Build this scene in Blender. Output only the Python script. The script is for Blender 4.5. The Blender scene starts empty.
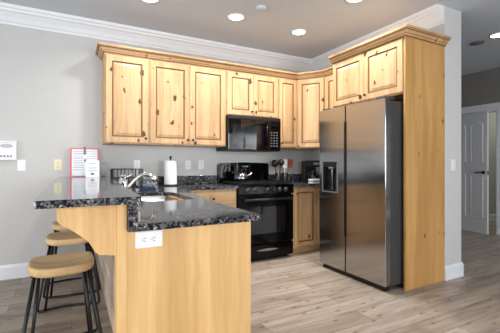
import bpy, bmesh, math, random
from mathutils import Vector, Matrix
random.seed(4)
sc = bpy.context.scene
C = sc.collection
PI = math.pi

# ------------------------------------------------------------------ camera
cam_d = bpy.data.cameras.new('camera')
cam = bpy.data.objects.new('camera', cam_d); C.objects.link(cam)
cam.location = (0, 0, 1.1613)
cam.rotation_euler = (PI/2, 0, -0.4878)
cam_d.sensor_width = 36.0
cam_d.lens = 36.0*335.81/500
cam_d.shift_y = -2.1/500
cam_d.clip_start = 0.02
sc.camera = cam

# ------------------------------------------------------------------ world and light
sc.view_settings.view_transform = 'Standard'
sc.view_settings.look = 'None'
sc.view_settings.gamma = 1
sc.view_settings.use_curve_mapping = False
sc.view_settings.exposure = 0.36
w = bpy.data.worlds.new('world'); sc.world = w; w.use_nodes = True
bg = w.node_tree.nodes['Background']
bg.inputs[0].default_value = (0.80, 0.90, 1.0, 1)
bg.inputs[1].default_value = 2.0

def area(name, loc, rot, sx, sy, power, col=(1, 1, 1)):
    d = bpy.data.lights.new(name, 'AREA'); d.shape = 'RECTANGLE'; d.size = sx; d.size_y = sy
    d.energy = power; d.color = col
    o = bpy.data.objects.new(name, d); C.objects.link(o); o.location = loc; o.rotation_euler = rot
    return o
# daylight arriving at the windows of the room (behind the camera, and left of it)
area('daylight_south', (-1.6, -3.75, 1.45), (PI/2, 0, 0), 2.2, 1.7, 125, (0.95, 0.98, 1.0))
area('daylight_south', (2.2, -3.75, 1.45), (PI/2, 0, 0), 2.2, 1.7, 125, (0.95, 0.98, 1.0))
area('daylight_west', (-4.45, 1.2, 1.2), (0, -PI/2, 0), 2.1, 3.0, 110, (0.95, 0.98, 1.0))
CEIL = 2.75
CAN_POWER = 11
CAN_SPOTS = [(1.563, 3.267), (2.407, 3.283), (2.39, 2.36), (0.655, 3.28), (4.621, 2.214), (0.66, 2.38), (-0.7, 2.38)]

# ------------------------------------------------------------------ node helpers
def new_mat(name):
    m = bpy.data.materials.new(name); m.use_nodes = True
    nt = m.node_tree; nt.nodes.clear()
    out = nt.nodes.new('ShaderNodeOutputMaterial')
    b = nt.nodes.new('ShaderNodeBsdfPrincipled')
    nt.links.new(b.outputs[0], out.inputs[0])
    return m, nt, b
def N(nt, kind, **kw):
    n = nt.nodes.new(kind)
    for k, v in kw.items():
        if k.startswith('i_'):
            key = k[2:]
            key = int(key) if key.isdigit() else key.replace('_', ' ')
            n.inputs[key].default_value = v
        else: setattr(n, k, v)
    return n
def ramp(nt, src, stops, interp='LINEAR'):
    r = nt.nodes.new('ShaderNodeValToRGB'); r.color_ramp.interpolation = interp
    e = r.color_ramp.elements
    while len(e) < len(stops): e.new(0.5)
    for el, (p, c) in zip(e, stops):
        el.position = p; el.color = (*c, 1) if len(c) == 3 else c
    nt.links.new(src, r.inputs[0]); return r
def mix(nt, fac, a, b, blend='MIX'):
    m = nt.nodes.new('ShaderNodeMix'); m.data_type = 'RGBA'; m.blend_type = blend
    for i, v in ((0, fac), (6, a), (7, b)):
        if hasattr(v, 'node'): nt.links.new(v, m.inputs[i])
        else: m.inputs[i].default_value = v if i == 0 else ((*v, 1) if len(v) == 3 else v)
    return m.outputs[2]
def S(r, g, b):   # sRGB 0-255 -> linear
    return tuple(((c/255)/12.92 if c/255 <= .04045 else ((c/255+.055)/1.055)**2.4) for c in (r, g, b))
def plain(name, col, rough=0.5, metal=0.0, spec=0.5, coat=0.0):
    m, nt, b = new_mat(name)
    tc = N(nt, 'ShaderNodeTexCoord'); no = N(nt, 'ShaderNodeTexNoise', i_Scale=9.0, i_Detail=3.0)
    nt.links.new(tc.outputs['Object'], no.inputs['Vector'])
    c2 = tuple(x*0.95 for x in col)
    nt.links.new(mix(nt, no.outputs[0], col, c2), b.inputs['Base Color'])
    b.inputs['Roughness'].default_value = rough; b.inputs['Metallic'].default_value = metal
    b.inputs['Specular IOR Level'].default_value = spec
    b.inputs['Coat Weight'].default_value = coat; b.inputs['Coat Roughness'].default_value = 0.05
    return m
def glow(name, col, strength):
    m, nt, b = new_mat(name)
    b.inputs['Base Color'].default_value = (*col, 1)
    b.inputs['Emission Color'].default_value = (*col, 1); b.inputs['Emission Strength'].default_value = strength
    return m

def wood(name, base, dark, knots=1.0, rough=0.42, knot_scale=6.5, axis='z', bump=0.0):
    """knotty timber; the grain runs along the local z axis (or x / y)"""
    m, nt, b = new_mat(name)
    tc = N(nt, 'ShaderNodeTexCoord'); oi = N(nt, 'ShaderNodeObjectInfo')
    off = N(nt, 'ShaderNodeVectorMath', operation='SCALE'); off.inputs[0].default_value = (37, 11, 53)
    nt.links.new(oi.outputs['Random'], off.inputs['Scale'])
    add = N(nt, 'ShaderNodeVectorMath', operation='ADD')
    nt.links.new(tc.outputs['Object'], add.inputs[0]); nt.links.new(off.outputs[0], add.inputs[1])
    vec = add.outputs[0]
    sep = N(nt, 'ShaderNodeSeparateXYZ'); nt.links.new(vec, sep.inputs[0])
    u, v, t = {'z': (0, 2, 1), 'x': (1, 0, 2), 'y': (0, 1, 2)}[axis]
    # slight wobble of the grain
    wob = N(nt, 'ShaderNodeTexNoise', i_Scale=2.5, i_Detail=2.0); nt.links.new(vec, wob.inputs['Vector'])
    wm = N(nt, 'ShaderNodeMath', operation='MULTIPLY'); wm.inputs[1].default_value = 0.10
    nt.links.new(wob.outputs[0], wm.inputs[0])
    ua = N(nt, 'ShaderNodeMath', operation='ADD'); nt.links.new(sep.outputs[u], ua.inputs[0]); nt.links.new(wm.outputs[0], ua.inputs[1])
    def cmb(su, sv, st):
        c = N(nt, 'ShaderNodeCombineXYZ')
        for src, s, k in ((ua.outputs[0], su, 0), (sep.outputs[v], sv, 1), (sep.outputs[t], st, 2)):
            mu = N(nt, 'ShaderNodeMath', operation='MULTIPLY'); mu.inputs[1].default_value = s
            nt.links.new(src, mu.inputs[0]); nt.links.new(mu.outputs[0], c.inputs[k])
        return c.outputs[0]
    g1 = N(nt, 'ShaderNodeTexNoise', i_Scale=1.0, i_Detail=5.0, i_Roughness=0.65); nt.links.new(cmb(55, 2.2, 20), g1.inputs['Vector'])
    g2 = N(nt, 'ShaderNodeTexNoise', i_Scale=1.0, i_Detail=2.0); nt.links.new(cmb(9, .55, 5), g2.inputs['Vector'])
    mid = tuple(.55*x+.45*y for x, y in zip(base, dark))
    r1 = ramp(nt, g1.outputs[0], [(.36, mid), (.60, base)])
    r2 = ramp(nt, g2.outputs[0], [(.36, (.80, .76, .70)), (.60, (1, 1, 1))])
    col = mix(nt, .30, r1.outputs[0], base)
    col = mix(nt, 1.0, col, r2.outputs[0], 'MULTIPLY')
    if knots > 0:
        wn = N(nt, 'ShaderNodeTexNoise', i_Scale=22.0, i_Detail=2.0); nt.links.new(vec, wn.inputs['Vector'])
        ws = N(nt, 'ShaderNodeVectorMath', operation='SCALE'); ws.inputs['Scale'].default_value = .035*knot_scale/5.5
        nt.links.new(wn.outputs['Color'], ws.inputs[0])
        kv = N(nt, 'ShaderNodeVectorMath', operation='ADD'); nt.links.new(cmb(1, .62, 0), kv.inputs[0]); nt.links.new(ws.outputs[0], kv.inputs[1])
        vo = N(nt, 'ShaderNodeTexVoronoi', voronoi_dimensions='2D', i_Scale=knot_scale)
        nt.links.new(kv.outputs[0], vo.inputs['Vector'])
        sc3 = N(nt, 'ShaderNodeSeparateColor'); nt.links.new(vo.outputs['Color'], sc3.inputs[0])
        # the knot's size varies from cell to cell
        sub = N(nt, 'ShaderNodeMapRange', i_1=.15, i_2=1.0, i_3=-.005, i_4=.15*knots); nt.links.new(sc3.outputs[0], sub.inputs[0])
        df = N(nt, 'ShaderNodeMath', operation='SUBTRACT'); nt.links.new(sub.outputs[0], df.inputs[0]); nt.links.new(vo.outputs['Distance'], df.inputs[1])
        k1 = N(nt, 'ShaderNodeMapRange', i_1=-.045, i_2=.01, i_3=0.0, i_4=.45); nt.links.new(df.outputs[0], k1.inputs[0])
        k2 = N(nt, 'ShaderNodeMapRange', i_1=0.0, i_2=.03, i_3=0.0, i_4=.92); nt.links.new(df.outputs[0], k2.inputs[0])
        col = mix(nt, k1.outputs[0], col, dark)
        col = mix(nt, k2.outputs[0], col, S(62, 34, 16))
    nt.links.new(col, b.inputs['Base Color'])
    b.inputs['Roughness'].default_value = rough
    b.inputs['Specular IOR Level'].default_value = 0.35
    return m

def granite(name):
    m, nt, b = new_mat(name)
    tc = N(nt, 'ShaderNodeTexCoord')
    v1 = N(nt, 'ShaderNodeTexVoronoi', i_Scale=85.0); v2 = N(nt, 'ShaderNodeTexVoronoi', i_Scale=150.0)
    n1 = N(nt, 'ShaderNodeTexNoise', i_Scale=30.0, i_Detail=6.0, i_Roughness=.7)
    for n in (v1, v2, n1): nt.links.new(tc.outputs['Object'], n.inputs['Vector'])
    s1 = N(nt, 'ShaderNodeSeparateColor'); nt.links.new(v1.outputs['Color'], s1.inputs[0])
    s2 = N(nt, 'ShaderNodeSeparateColor'); nt.links.new(v2.outputs['Color'], s2.inputs[0])
    r1 = ramp(nt, s1.outputs[0], [(0, S(22, 22, 25)), (.34, S(50, 51, 56)), (.5, S(104, 106, 112)), (.74, S(28, 28, 31)), (.88, S(176, 174, 172)), (.95, S(140, 122, 108))], 'CONSTANT')
    r2 = ramp(nt, s2.outputs[1], [(0, S(24, 25, 30)), (.45, S(66, 68, 73)), (.78, S(132, 132, 134)), (.95, S(196, 194, 192))], 'CONSTANT')
    col = mix(nt, .42, r1.outputs[0], r2.outputs[0])
    r3 = ramp(nt, n1.outputs[0], [(.36, (.40, .40, .41)), (.64, (1.5, 1.48, 1.46))])
    col = mix(nt, 1.0, col, r3.outputs[0], 'MULTIPLY')
    nt.links.new(col, b.inputs['Base Color'])
    b.inputs['Roughness'].default_value = 0.07
    b.inputs['Specular IOR Level'].default_value = 0.36
    return m

def plank_mat(name, c1, c2, rough=.38, vertical=False):
    m, nt, b = new_mat(name)
    tc = N(nt, 'ShaderNodeTexCoord')
    mp = N(nt, 'ShaderNodeMapping'); nt.links.new(tc.outputs['Object'], mp.inputs['Vector'])
    if vertical: mp.inputs['Rotation'].default_value = (0, PI/2, PI/2)
    br = N(nt, 'ShaderNodeTexBrick', offset=.37, offset_frequency=2)
    br.inputs['Scale'].default_value = 1.0
    br.inputs['Brick Width'].default_value = 1.22; br.inputs['Row Height'].default_value = .178
    br.inputs['Mortar Size'].default_value = .0016; br.inputs['Mortar Smooth'].default_value = .1; br.inputs['Bias'].default_value = 0
    br.inputs['Color1'].default_value = (0, 0, 0, 1); br.inputs['Color2'].default_value = (1, 1, 1, 1); br.inputs['Mortar'].default_value = (.5, .5, .5, 1)
    nt.links.new(mp.outputs[0], br.inputs['Vector'])
    tone = ramp(nt, br.outputs['Color'], [(0, c1), (1, c2)])
    sh = N(nt, 'ShaderNodeVectorMath', operation='SCALE'); sh.inputs['Scale'].default_value = 7.3
    nt.links.new(br.outputs['Color'], sh.inputs[0])
    ad = N(nt, 'ShaderNodeVectorMath', operation='ADD'); nt.links.new(mp.outputs[0], ad.inputs[0]); nt.links.new(sh.outputs[0], ad.inputs[1])
    st = N(nt, 'ShaderNodeVectorMath', operation='MULTIPLY'); st.inputs[1].default_value = (1.6, 22, 1); nt.links.new(ad.outputs[0], st.inputs[0])
    g = N(nt, 'ShaderNodeTexNoise', i_Scale=1.0, i_Detail=6.0, i_Roughness=.68, i_Distortion=.6); nt.links.new(st.outputs[0], g.inputs['Vector'])
    st2 = N(nt, 'ShaderNodeVectorMath', operation='MULTIPLY'); st2.inputs[1].default_value = (1.1, 5, 1); nt.links.new(ad.outputs[0], st2.inputs[0])
    g2 = N(nt, 'ShaderNodeTexNoise', i_Scale=1.0, i_Detail=3.0, i_Roughness=.55, i_Distortion=1.2); nt.links.new(st2.outputs[0], g2.inputs['Vector'])
    rg = ramp(nt, g.outputs[0], [(.30, (.60, .57, .54)), (.5, (.93, .92, .91)), (.72, (1.06, 1.06, 1.06))])
    rg2 = ramp(nt, g2.outputs[0], [(.30, (.68, .66, .64)), (.52, (1, 1, 1)), (.75, (1.12, 1.10, 1.08))])
    col = mix(nt, 1.0, tone.outputs[0], rg.outputs[0], 'MULTIPLY')
    col = mix(nt, 1.0, col, rg2.outputs[0], 'MULTIPLY')
    # small dark knots
    st3 = N(nt, 'ShaderNodeVectorMath', operation='MULTIPLY'); st3.inputs[1].default_value = (1.0, 2.2, 0); nt.links.new(ad.outputs[0], st3.inputs[0])
    vo = N(nt, 'ShaderNodeTexVoronoi', voronoi_dimensions='2D', i_Scale=3.2); nt.links.new(st3.outputs[0], vo.inputs['Vector'])
    k = N(nt, 'ShaderNodeMapRange', i_1=.03, i_2=.11, i_3=.62, i_4=0.0); nt.links.new(vo.outputs['Distance'], k.inputs[0])
    col = mix(nt, k.outputs[0], col, S(92, 76, 64))
    col = mix(nt, br.outputs['Fac'], col, S(84, 72, 62))
    nt.links.new(col, b.inputs['Base Color'])
    b.inputs['Roughness'].default_value = rough
    b.inputs['Specular IOR Level'].default_value = .4
    return m

def steel(name, col, rough=.24, aniso=.6, streak='x'):
    m, nt, b = new_mat(name)
    tc = N(nt, 'ShaderNodeTexCoord'); mp = N(nt, 'ShaderNodeMapping')
    mp.inputs['Scale'].default_value = (.6, .6, 420) if streak == 'x' else (420, 420, 2)
    nt.links.new(tc.outputs['Object'], mp.inputs['Vector'])
    no = N(nt, 'ShaderNodeTexNoise', i_Scale=1.0, i_Detail=2.0); nt.links.new(mp.outputs[0], no.inputs['Vector'])
    nt.links.new(mix(nt, no.outputs[0], tuple(c*.9 for c in col), col), b.inputs['Base Color'])
    mr = N(nt, 'ShaderNodeMapRange', i_1=.3, i_2=.7, i_3=rough*.85, i_4=rough*1.15); nt.links.new(no.outputs[0], mr.inputs[0])
    nt.links.new(mr.outputs[0], b.inputs['Roughness'])
    b.inputs['Metallic'].default_value = 1.0
    b.inputs['Anisotropic'].default_value = aniso; b.inputs['Anisotropic Rotation'].default_value = 0
    return m

def glass_mat(name):
    m = bpy.data.materials.new(name); m.use_nodes = True; nt = m.node_tree; nt.nodes.clear()
    out = N(nt, 'ShaderNodeOutputMaterial'); mx = N(nt, 'ShaderNodeMixShader')
    tr = N(nt, 'ShaderNodeBsdfTransparent'); gl = N(nt, 'ShaderNodeBsdfGlossy', i_Roughness=.02)
    fr = N(nt, 'ShaderNodeFresnel', i_IOR=1.45)
    nt.links.new(fr.outputs[0], mx.inputs[0]); nt.links.new(tr.outputs[0], mx.inputs[1]); nt.links.new(gl.outputs[0], mx.inputs[2])
    nt.links.new(mx.outputs[0], out.inputs[0]); return m

M = {}
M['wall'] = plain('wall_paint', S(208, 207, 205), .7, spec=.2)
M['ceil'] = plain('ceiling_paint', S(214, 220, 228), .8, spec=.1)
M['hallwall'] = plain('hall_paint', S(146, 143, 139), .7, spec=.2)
M['closet'] = plain('pale_green_paint', S(205, 210, 196), .7, spec=.2)
M['trim'] = plain('white_trim_paint', S(238, 240, 244), .4)
M['doorwhite'] = plain('white_door_paint', S(232, 234, 238), .4)
M['white'] = plain('white_plastic', S(238, 238, 238), .35)
M['slot'] = plain('dark_slot', S(60, 58, 56), .5)
M['ivory'] = plain('ivory_plastic', S(236, 226, 190), .35)
M['floor'] = plank_mat('oak_plank_floor', S(166, 150, 136), S(196, 183, 168))
M['cladding'] = plank_mat('pale_plank_cladding', S(196, 176, 154), S(226, 210, 190), .5, True)
M['wood'] = wood('knotty_alder', S(213, 177, 134), S(160, 110, 66))
M['wood_x'] = wood('knotty_alder_rail', S(213, 177, 134), S(160, 110, 66), axis='x', knots=.5)
M['wood_y'] = wood('knotty_alder_rail_y', S(213, 177, 134), S(160, 110, 66), axis='y', knots=0)
M['gable'] = wood('honey_alder_panel', S(208, 162, 100), S(170, 116, 60), knots=.45, knot_scale=3.2)
M['endwood'] = wood('pale_alder_panel', S(234, 191, 132), S(206, 150, 88), knots=.55, knot_scale=2.6)
M['glaze'] = plain('dark_glaze', S(122, 84, 48), .5)
M['granite'] = granite('speckled_granite')
M['seatwood'] = wood('elm_seat', S(228, 196, 148), S(176, 124, 70), knots=.25, axis='x', rough=.45)
M['blackmetal'] = plain('black_metal', S(22, 22, 24), .4, spec=.4)
M['black'] = plain('black_enamel', S(7, 7, 8), .12, spec=.22)
M['blackmatte'] = plain('black_plastic', S(20, 20, 22), .45)
M['iron'] = plain('cast_iron', S(16, 16, 17), .55)
M['blackglass'] = plain('black_glass', S(7, 7, 8), .03, spec=.8)
M['ovenglass'] = plain('oven_glass', S(20, 20, 21), .04, spec=1.0)
M['mesh'] = plain('microwave_window', S(30, 30, 32), .05, spec=1.0)
M['steel'] = steel('brushed_stainless', (.47, .47, .475), .17, .85)
M['sinksteel'] = steel('sink_steel', (.66, .66, .66), .25, 0)
M['chrome'] = plain('satin_nickel', (.72, .70, .66), .2, metal=1)
M['fridgeside'] = plain('fridge_side', S(62, 62, 64), .4)
M['grey'] = plain('grey_plastic', S(118, 120, 124), .35)
M['grille'] = plain('pale_grey_wire', S(176, 178, 182), .35)
M['pewter'] = plain('pewter', S(74, 62, 50), .4, metal=.6)
M['paper'] = plain('white_paper', S(240, 240, 244), .8, spec=.1)
M['ink'] = plain('pale_grey_ink', S(196, 198, 206), .8, spec=.1)
M['inkdark'] = plain('dark_ink', S(52, 52, 60), .8, spec=.1)
M['red'] = plain('red_border', S(226, 116, 122), .6)
M['towel'] = plain('paper_towel', S(246, 246, 246), .9, spec=.05)
M['blue'] = plain('dark_blue_cloth', S(50, 68, 96), .8, spec=.1)
M['redwood'] = plain('red_brown_wood', S(140, 78, 58), .5)
M['display'] = glow('clock_digits', S(120, 180, 190), .2)
M['glass'] = glass_mat('window_glass')
M['lamp'] = glow('lamp_lens', (1, .98, .94), 9.0)
M['soap'] = plain('pale_soap_bottle', S(222, 222, 218), .25)

# ------------------------------------------------------------------ mesh helpers
class MB:
    def __init__(s): s.bm = bmesh.new(); s.mats = []; s.cur = 0
    def mat(s, m):
        if m not in s.mats: s.mats.append(m)
        s.cur = s.mats.index(m); return s
    def face(s, vs):
        try: f = s.bm.faces.new(vs)
        except ValueError: return None
        f.material_index = s.cur; return f
    def box(s, x0, y0, z0, x1, y1, z1, bev=0, seg=2):
        v = [s.bm.verts.new(p) for p in ((x0,y0,z0),(x1,y0,z0),(x1,y1,z0),(x0,y1,z0),(x0,y0,z1),(x1,y0,z1),(x1,y1,z1),(x0,y1,z1))]
        fs = [s.face([v[i] for i in q]) for q in ((0,3,2,1),(4,5,6,7),(0,1,5,4),(1,2,6,5),(2,3,7,6),(3,0,4,7))]
        if bev:
            es = list({e for f in fs for e in f.edges})
            r = bmesh.ops.bevel(s.bm, geom=es, offset=bev, segments=seg, affect='EDGES', profile=.5, material=s.cur)
        return s
    def prism(s, pts, axis, a0, a1):
        """extrude a 2D outline: axis 'y' -> pts are (x,z); 'x' -> (y,z); 'z' -> (x,y)"""
        def P(p, a): return {'y': (p[0], a, p[1]), 'x': (a, p[0], p[1]), 'z': (p[0], p[1], a)}[axis]
        A = [s.bm.verts.new(P(p, a0)) for p in pts]; B = [s.bm.verts.new(P(p, a1)) for p in pts]
        s.face(A); s.face(list(reversed(B)))
        n = len(pts)
        for i in range(n): s.face([A[i], B[i], B[(i+1) % n], A[(i+1) % n]])
        return s
    def lathe(s, prof, c=(0, 0, 0), n=24, axis='z'):
        rings = []
        for r, h in prof:
            ring = []
            for k in range(n):
                t = 2*PI*k/n; a, b_ = r*math.cos(t), r*math.sin(t)
                p = {'z': (a, b_, h), 'y': (a, h, b_), 'x': (h, a, b_)}[axis]
                ring.append(s.bm.verts.new((c[0]+p[0], c[1]+p[1], c[2]+p[2])))
            rings.append(ring)
        for A, B in zip(rings, rings[1:]):
            for k in range(n):
                f = s.face([A[k], A[(k+1) % n], B[(k+1) % n], B[k]])
                if f: f.smooth = True
        s.face(list(reversed(rings[0]))); s.face(rings[-1])
        return s
    def tube(s, pts, r, n=8, caps=True):
        pts = [Vector(p) for p in pts]; rings = []
        rr = r if isinstance(r, (list, tuple)) else [r]*len(pts)
        up = None
        for i, p in enumerate(pts):
            d = (pts[min(i+1, len(pts)-1)]-pts[max(i-1, 0)]).normalized()
            if up is None:
                up = Vector((0, 0, 1)) if abs(d.z) < .9 else Vector((1, 0, 0))
            a = d.cross(up).normalized(); b_ = a.cross(d).normalized(); up = b_
            rings.append([s.bm.verts.new(p+rr[i]*(math.cos(2*PI*k/n)*a+math.sin(2*PI*k/n)*b_)) for k in range(n)])
        for A, B in zip(rings, rings[1:]):
            for k in range(n):
                f = s.face([A[k], A[(k+1) % n], B[(k+1) % n], B[k]])
                if f: f.smooth = True
        if caps: s.face(list(reversed(rings[0]))); s.face(rings[-1])
        return s
    def sweep(s, path, prof, mats=None, closed=False, caps=True):
        """mitred moulding: path = [(x,y)...], prof = [(out,z)...]; out = to the right of the walking direction"""
        P2 = [Vector(p) for p in path]; n = len(P2); rows = []
        for i in range(n):
            d0 = (P2[i]-P2[i-1]).normalized() if i > 0 else (P2[1]-P2[0]).normalized()
            d1 = (P2[i+1]-P2[i]).normalized() if i < n-1 else d0
            n0 = Vector((d0.y, -d0.x)); n1 = Vector((d1.y, -d1.x))
            m = (n0+n1); m = m/max(m.dot(n0), .2)
            rows.append([s.bm.verts.new((P2[i].x+m.x*o, P2[i].y+m.y*o, z)) for o, z in prof])
        k = len(prof)
        for A, B in zip(rows, rows[1:]):
            for j in range(k):
                if mats: s.mat(mats[j % len(mats)])
                s.face([A[j], B[j], B[(j+1) % k], A[(j+1) % k]])
        if caps: s.face(list(reversed(rows[0]))); s.face(rows[-1])
        return s
    def build(s, name, mat=None, parent=None, loc=None, smooth=False, rot=None):
        bmesh.ops.recalc_face_normals(s.bm, faces=s.bm.faces[:])
        me = bpy.data.meshes.new(name); s.bm.to_mesh(me); s.bm.free()
        for m in (s.mats or [mat]): me.materials.append(m if not isinstance(m, str) else M[m])
        if smooth:
            for p in me.polygons: p.use_smooth = True
        o = bpy.data.objects.new(name, me); C.objects.link(o)
        if parent: o.parent = parent
        if loc: o.location = loc
        if rot is not None: o.rotation_euler = rot
        return o
def tag(o, label, cat, group=None):
    o['label'] = label; o['category'] = cat
    if group: o['group'] = group
    return o
def thing(name, label, cat, loc=(0, 0, 0), rz=0, group=None):
    o = bpy.data.objects.new(name, None); C.objects.link(o)
    o.empty_display_size = .05
    o.location = loc; o.rotation_euler = (0, 0, rz)
    return tag(o, label, cat, group)
def struct(o): o['kind'] = 'structure'; return o
def box(name, mat, parent, *b, bev=0):
    return MB().box(*b, bev=bev).build(name, M[mat] if isinstance(mat, str) else mat, parent)
def copy_tree(o, parent=None):
    c = o.copy(); C.objects.link(c)
    if parent: c.parent = parent
    for ch in list(o.children): copy_tree(ch, c)
    return c

# ------------------------------------------------------------------ the room
YB = 4.154; XR = 3.30; XH = 6.17; XW = -4.0; YS = -3.2
struct(MB().box(XW-.15, YS-.15, -.1, 8.4, 5.6, 0).build('floor', M['floor']))
struct(MB().box(XW-.15, YS-.15, CEIL, 8.4, 5.6, CEIL+.1).build('ceiling', M['ceil']))
struct(MB().box(XW, YB, 0, XR, YB+.12, CEIL).build('wall_back', M['wall']))
struct(MB().box(XR, 2.06, 0, 3.585, 5.5, CEIL).build('wall_right', M['wall']))
# west wall with a wide glazed opening y -0.3..2.7, z 0.1..2.2
m = MB(); m.box(XW-.12, YS, 0, XW, -.3, CEIL); m.box(XW-.12, 2.7, 0, XW, YB+.12, CEIL); m.box(XW-.12, -.3, 2.25, XW, 2.7, CEIL); m.box(XW-.12, -.3, 0, XW, 2.7, .1)
struct(m.build('wall_left', M['wall']))
# south wall with two windows
m = MB(); zz = (.6, 2.3)
m.box(XW, YS-.12, 0, XH+.1, YS, zz[0]); m.box(XW, YS-.12, zz[1], XH+.1, YS, CEIL)
m.bm.clear(); z1 = 2.3
m.box(XW, YS-.12, z1, XH+.1, YS, CEIL); m.box(XW, YS-.12, 0, -2.7, YS, z1); m.box(-2.7, YS-.12, 0, -.5, YS, .6); m.box(-.5, YS-.12, 0, 1.1, YS, z1)
m.box(1.1, YS-.12, 0, 3.3, YS, .6); m.box(3.3, YS-.12, 0, 4.3, YS, z1); m.box(4.3, YS-.12, 0, 6.05, YS, .06); m.box(6.05, YS-.12, 0, XH+.1, YS, z1)
struct(m.build('wall_front', M['wall']))
def window(name, axis, c, lo, hi, z0, z1, n):
    m = MB()
    def bx(a0, a1, p, q):
        if axis == 'y': m.box(a0, c-.1, p, a1, c-.03, q)
        else: m.box(c-.1, a0, p, c-.03, a1, q)
    bx(lo, lo+.06, z0, z1); bx(hi-.06, hi, z0, z1); bx(lo, hi, z0, z0+.06); bx(lo, hi, z1-.06, z1)
    for i in range(1, n):
        x = lo+(hi-lo)*i/n; bx(x-.035, x+.035, z0+.06, z1-.06)
    f = struct(m.build(name, M['trim']))
    g = MB()
    if axis == 'y': g.box(lo+.05, c-.07, z0+.05, hi-.05, c-.064, z1-.05)
    else: g.box(c-.07, lo+.05, z0+.05, c-.064, hi-.05, z1-.05)
    g.build('pane', M['glass'], f)
window('window_1', 'y', YS, -2.7, -.5, .6, 2.3, 2)
window('window_2', 'y', YS, 1.1, 3.3, .6, 2.3, 2)
window('window_4', 'y', YS, 4.3, 6.05, .06, 2.3, 2)
window('window_3', 'x', XW, -.3, 2.7, .1, 2.25, 3)
# hall on the right: wall with a doorway, and the small room behind it
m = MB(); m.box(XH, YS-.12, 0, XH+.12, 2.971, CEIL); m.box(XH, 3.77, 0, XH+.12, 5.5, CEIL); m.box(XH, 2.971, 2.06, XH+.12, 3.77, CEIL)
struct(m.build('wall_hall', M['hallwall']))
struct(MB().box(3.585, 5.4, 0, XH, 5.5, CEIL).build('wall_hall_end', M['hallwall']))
m = MB(); m.box(7.6, 2.0, 0, 7.7, 5.5, CEIL); m.box(XH+.12, 2.0, 0, 7.6, 2.1, CEIL); m.box(XH+.12, 5.4, 0, 7.6, 5.5, CEIL)
struct(m.build('wall_small_room', M['closet']))
# door casing
m = MB(); m.box(XH-.02, 2.971-.09, 0, XH, 2.971, 2.175, .004); m.box(XH-.02, 3.77, 0, XH, 3.86, 2.175, .004); m.box(XH-.022, 2.881, 2.06, XH, 3.86, 2.175, .004)
m.box(XH-.002, 2.971, 0, XH+.122, 2.985, 2.06); m.box(XH-.002, 3.756, 0, XH+.122, 3.77, 2.06); m.box(XH-.002, 2.971, 2.046, XH+.122, 3.77, 2.06)
struct(m.build('trim_1', M['trim']))
# crown moulding of the room
prof = [(0, 2.575), (.012, 2.575), (.016, 2.596), (.026, 2.604), (.040, 2.640), (.068, 2.682), (.086, 2.692), (.090, 2.712), (.104, 2.720), (.110, 2.75), (0, 2.75)]
struct(MB().sweep([(XW, YB), (XR, YB), (XR, 2.062)], prof).build('trim_2', M['trim']))
# baseboards
bp = [(0, 0), (.016, 0), (.016, .118), (.010, .130), (.007, .142), (0, .145)]
struct(MB().sweep([(XW, YB), (.22, YB)], bp).build('baseboard_back', M['trim']))
struct(MB().sweep([(3.294, 2.06), (3.585, 2.06), (3.585, 5.4)][:2], bp).build('baseboard_right', M['trim']))
struct(MB().sweep([(3.585, 2.044), (3.585, 5.4)], [(-o, z) for o, z in bp]).build('baseboard_hall', M['trim']) if False else
       MB().sweep([(3.585, 5.4), (3.585, 2.044)], [(-o, z) for o, z in bp]).build('baseboard_hall', M['trim']))
struct(MB().sweep([(XH, 5.4), (XH, 3.86)], bp).build('baseboard_hall_far', M['trim']))
struct(MB().sweep([(XH, 2.88), (XH, YS)], bp).build('baseboard_hall_near', M['trim']))
struct(MB().sweep([(7.6, 5.4), (7.6, 2.1)], bp).build('baseboard_small_room', M['trim']))

# ------------------------------------------------------------------ hall door leaf (ajar)
def panel_front(m, x0, z0, x1, z1, yf, rings, wood_m, groove_m, groove_ids, arch=0):
    """nested rings on the front (facing -y): rings = [(inset, depth)]"""
    prev = None
    for i, (ins, dep) in enumerate(rings):
        pts = [(x0+ins, z0+ins), (x1-ins, z0+ins), (x1-ins, z1-ins)]
        if arch:
            for k in range(1, 8):
                t = k/8; x = (x1-ins)+(x0-x1+2*ins)*t
                pts.append((x, z1-ins+arch*math.sin(PI*t)))
        pts.append((x0+ins, z1-ins))
        cur = [m.bm.verts.new((x, yf+dep, z)) for x, z in pts]
        if prev:
            m.mat(groove_m if i in groove_ids else wood_m)
            n = len(cur)
            for k in range(n): m.face([prev[k], prev[(k+1) % n], cur[(k+1) % n], cur[k]])
        prev = cur
    m.mat(wood_m); m.face(prev)
def hall_door():
    hinge = Vector((6.165, 3.77)); tip = Vector((6.035, 3.052))
    L = (tip-hinge).length; ang = math.atan2(tip.y-hinge.y, tip.x-hinge.x)
    t = thing('door_leaf', 'white panelled door standing ajar in the hallway', 'door', (hinge.x, hinge.y, .008), ang)
    H = 2.035
    m = MB(); m.mat('doorwhite'); m.box(0, 0, 0, L, .035, H)
    o = m.build('leaf', M['doorwhite'], t)
    for (z0, z1, arch) in ((.25, .98, 0), (1.20, 1.82, .05)):
        for (a, b) in ((.11, .345), (.435, .66)):
            m = MB(); panel_front(m, a, z0, b, z1, -.0005, [(0, 0), (.004, -.009), (.014, -.009), (.02, -.003), (.045, -.006)], 'doorwhite', 'doorwhite', (), arch)
            m.build('door_panel', None, t)
    m = MB(); m.lathe([(.028, -.008), (.028, 0)], (L-.06, 0, 1.02), 16, 'y'); m.lathe([(.011, -.05), (.011, 0)], (L-.06, 0, 1.02), 12, 'y')
    m.tube([(L-.06, -.05, 1.02), (L-.12, -.052, 1.022), (L-.185, -.05, 1.016)], .010)
    h = m.build('lever_handle', M['blackmetal'], t); h['label'] = 'black lever handle'
    MB().box(L-.002, .005, .98, L+.002, .03, 1.05).build('latch_plate', M['blackmetal'], t)
hall_door()

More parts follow.
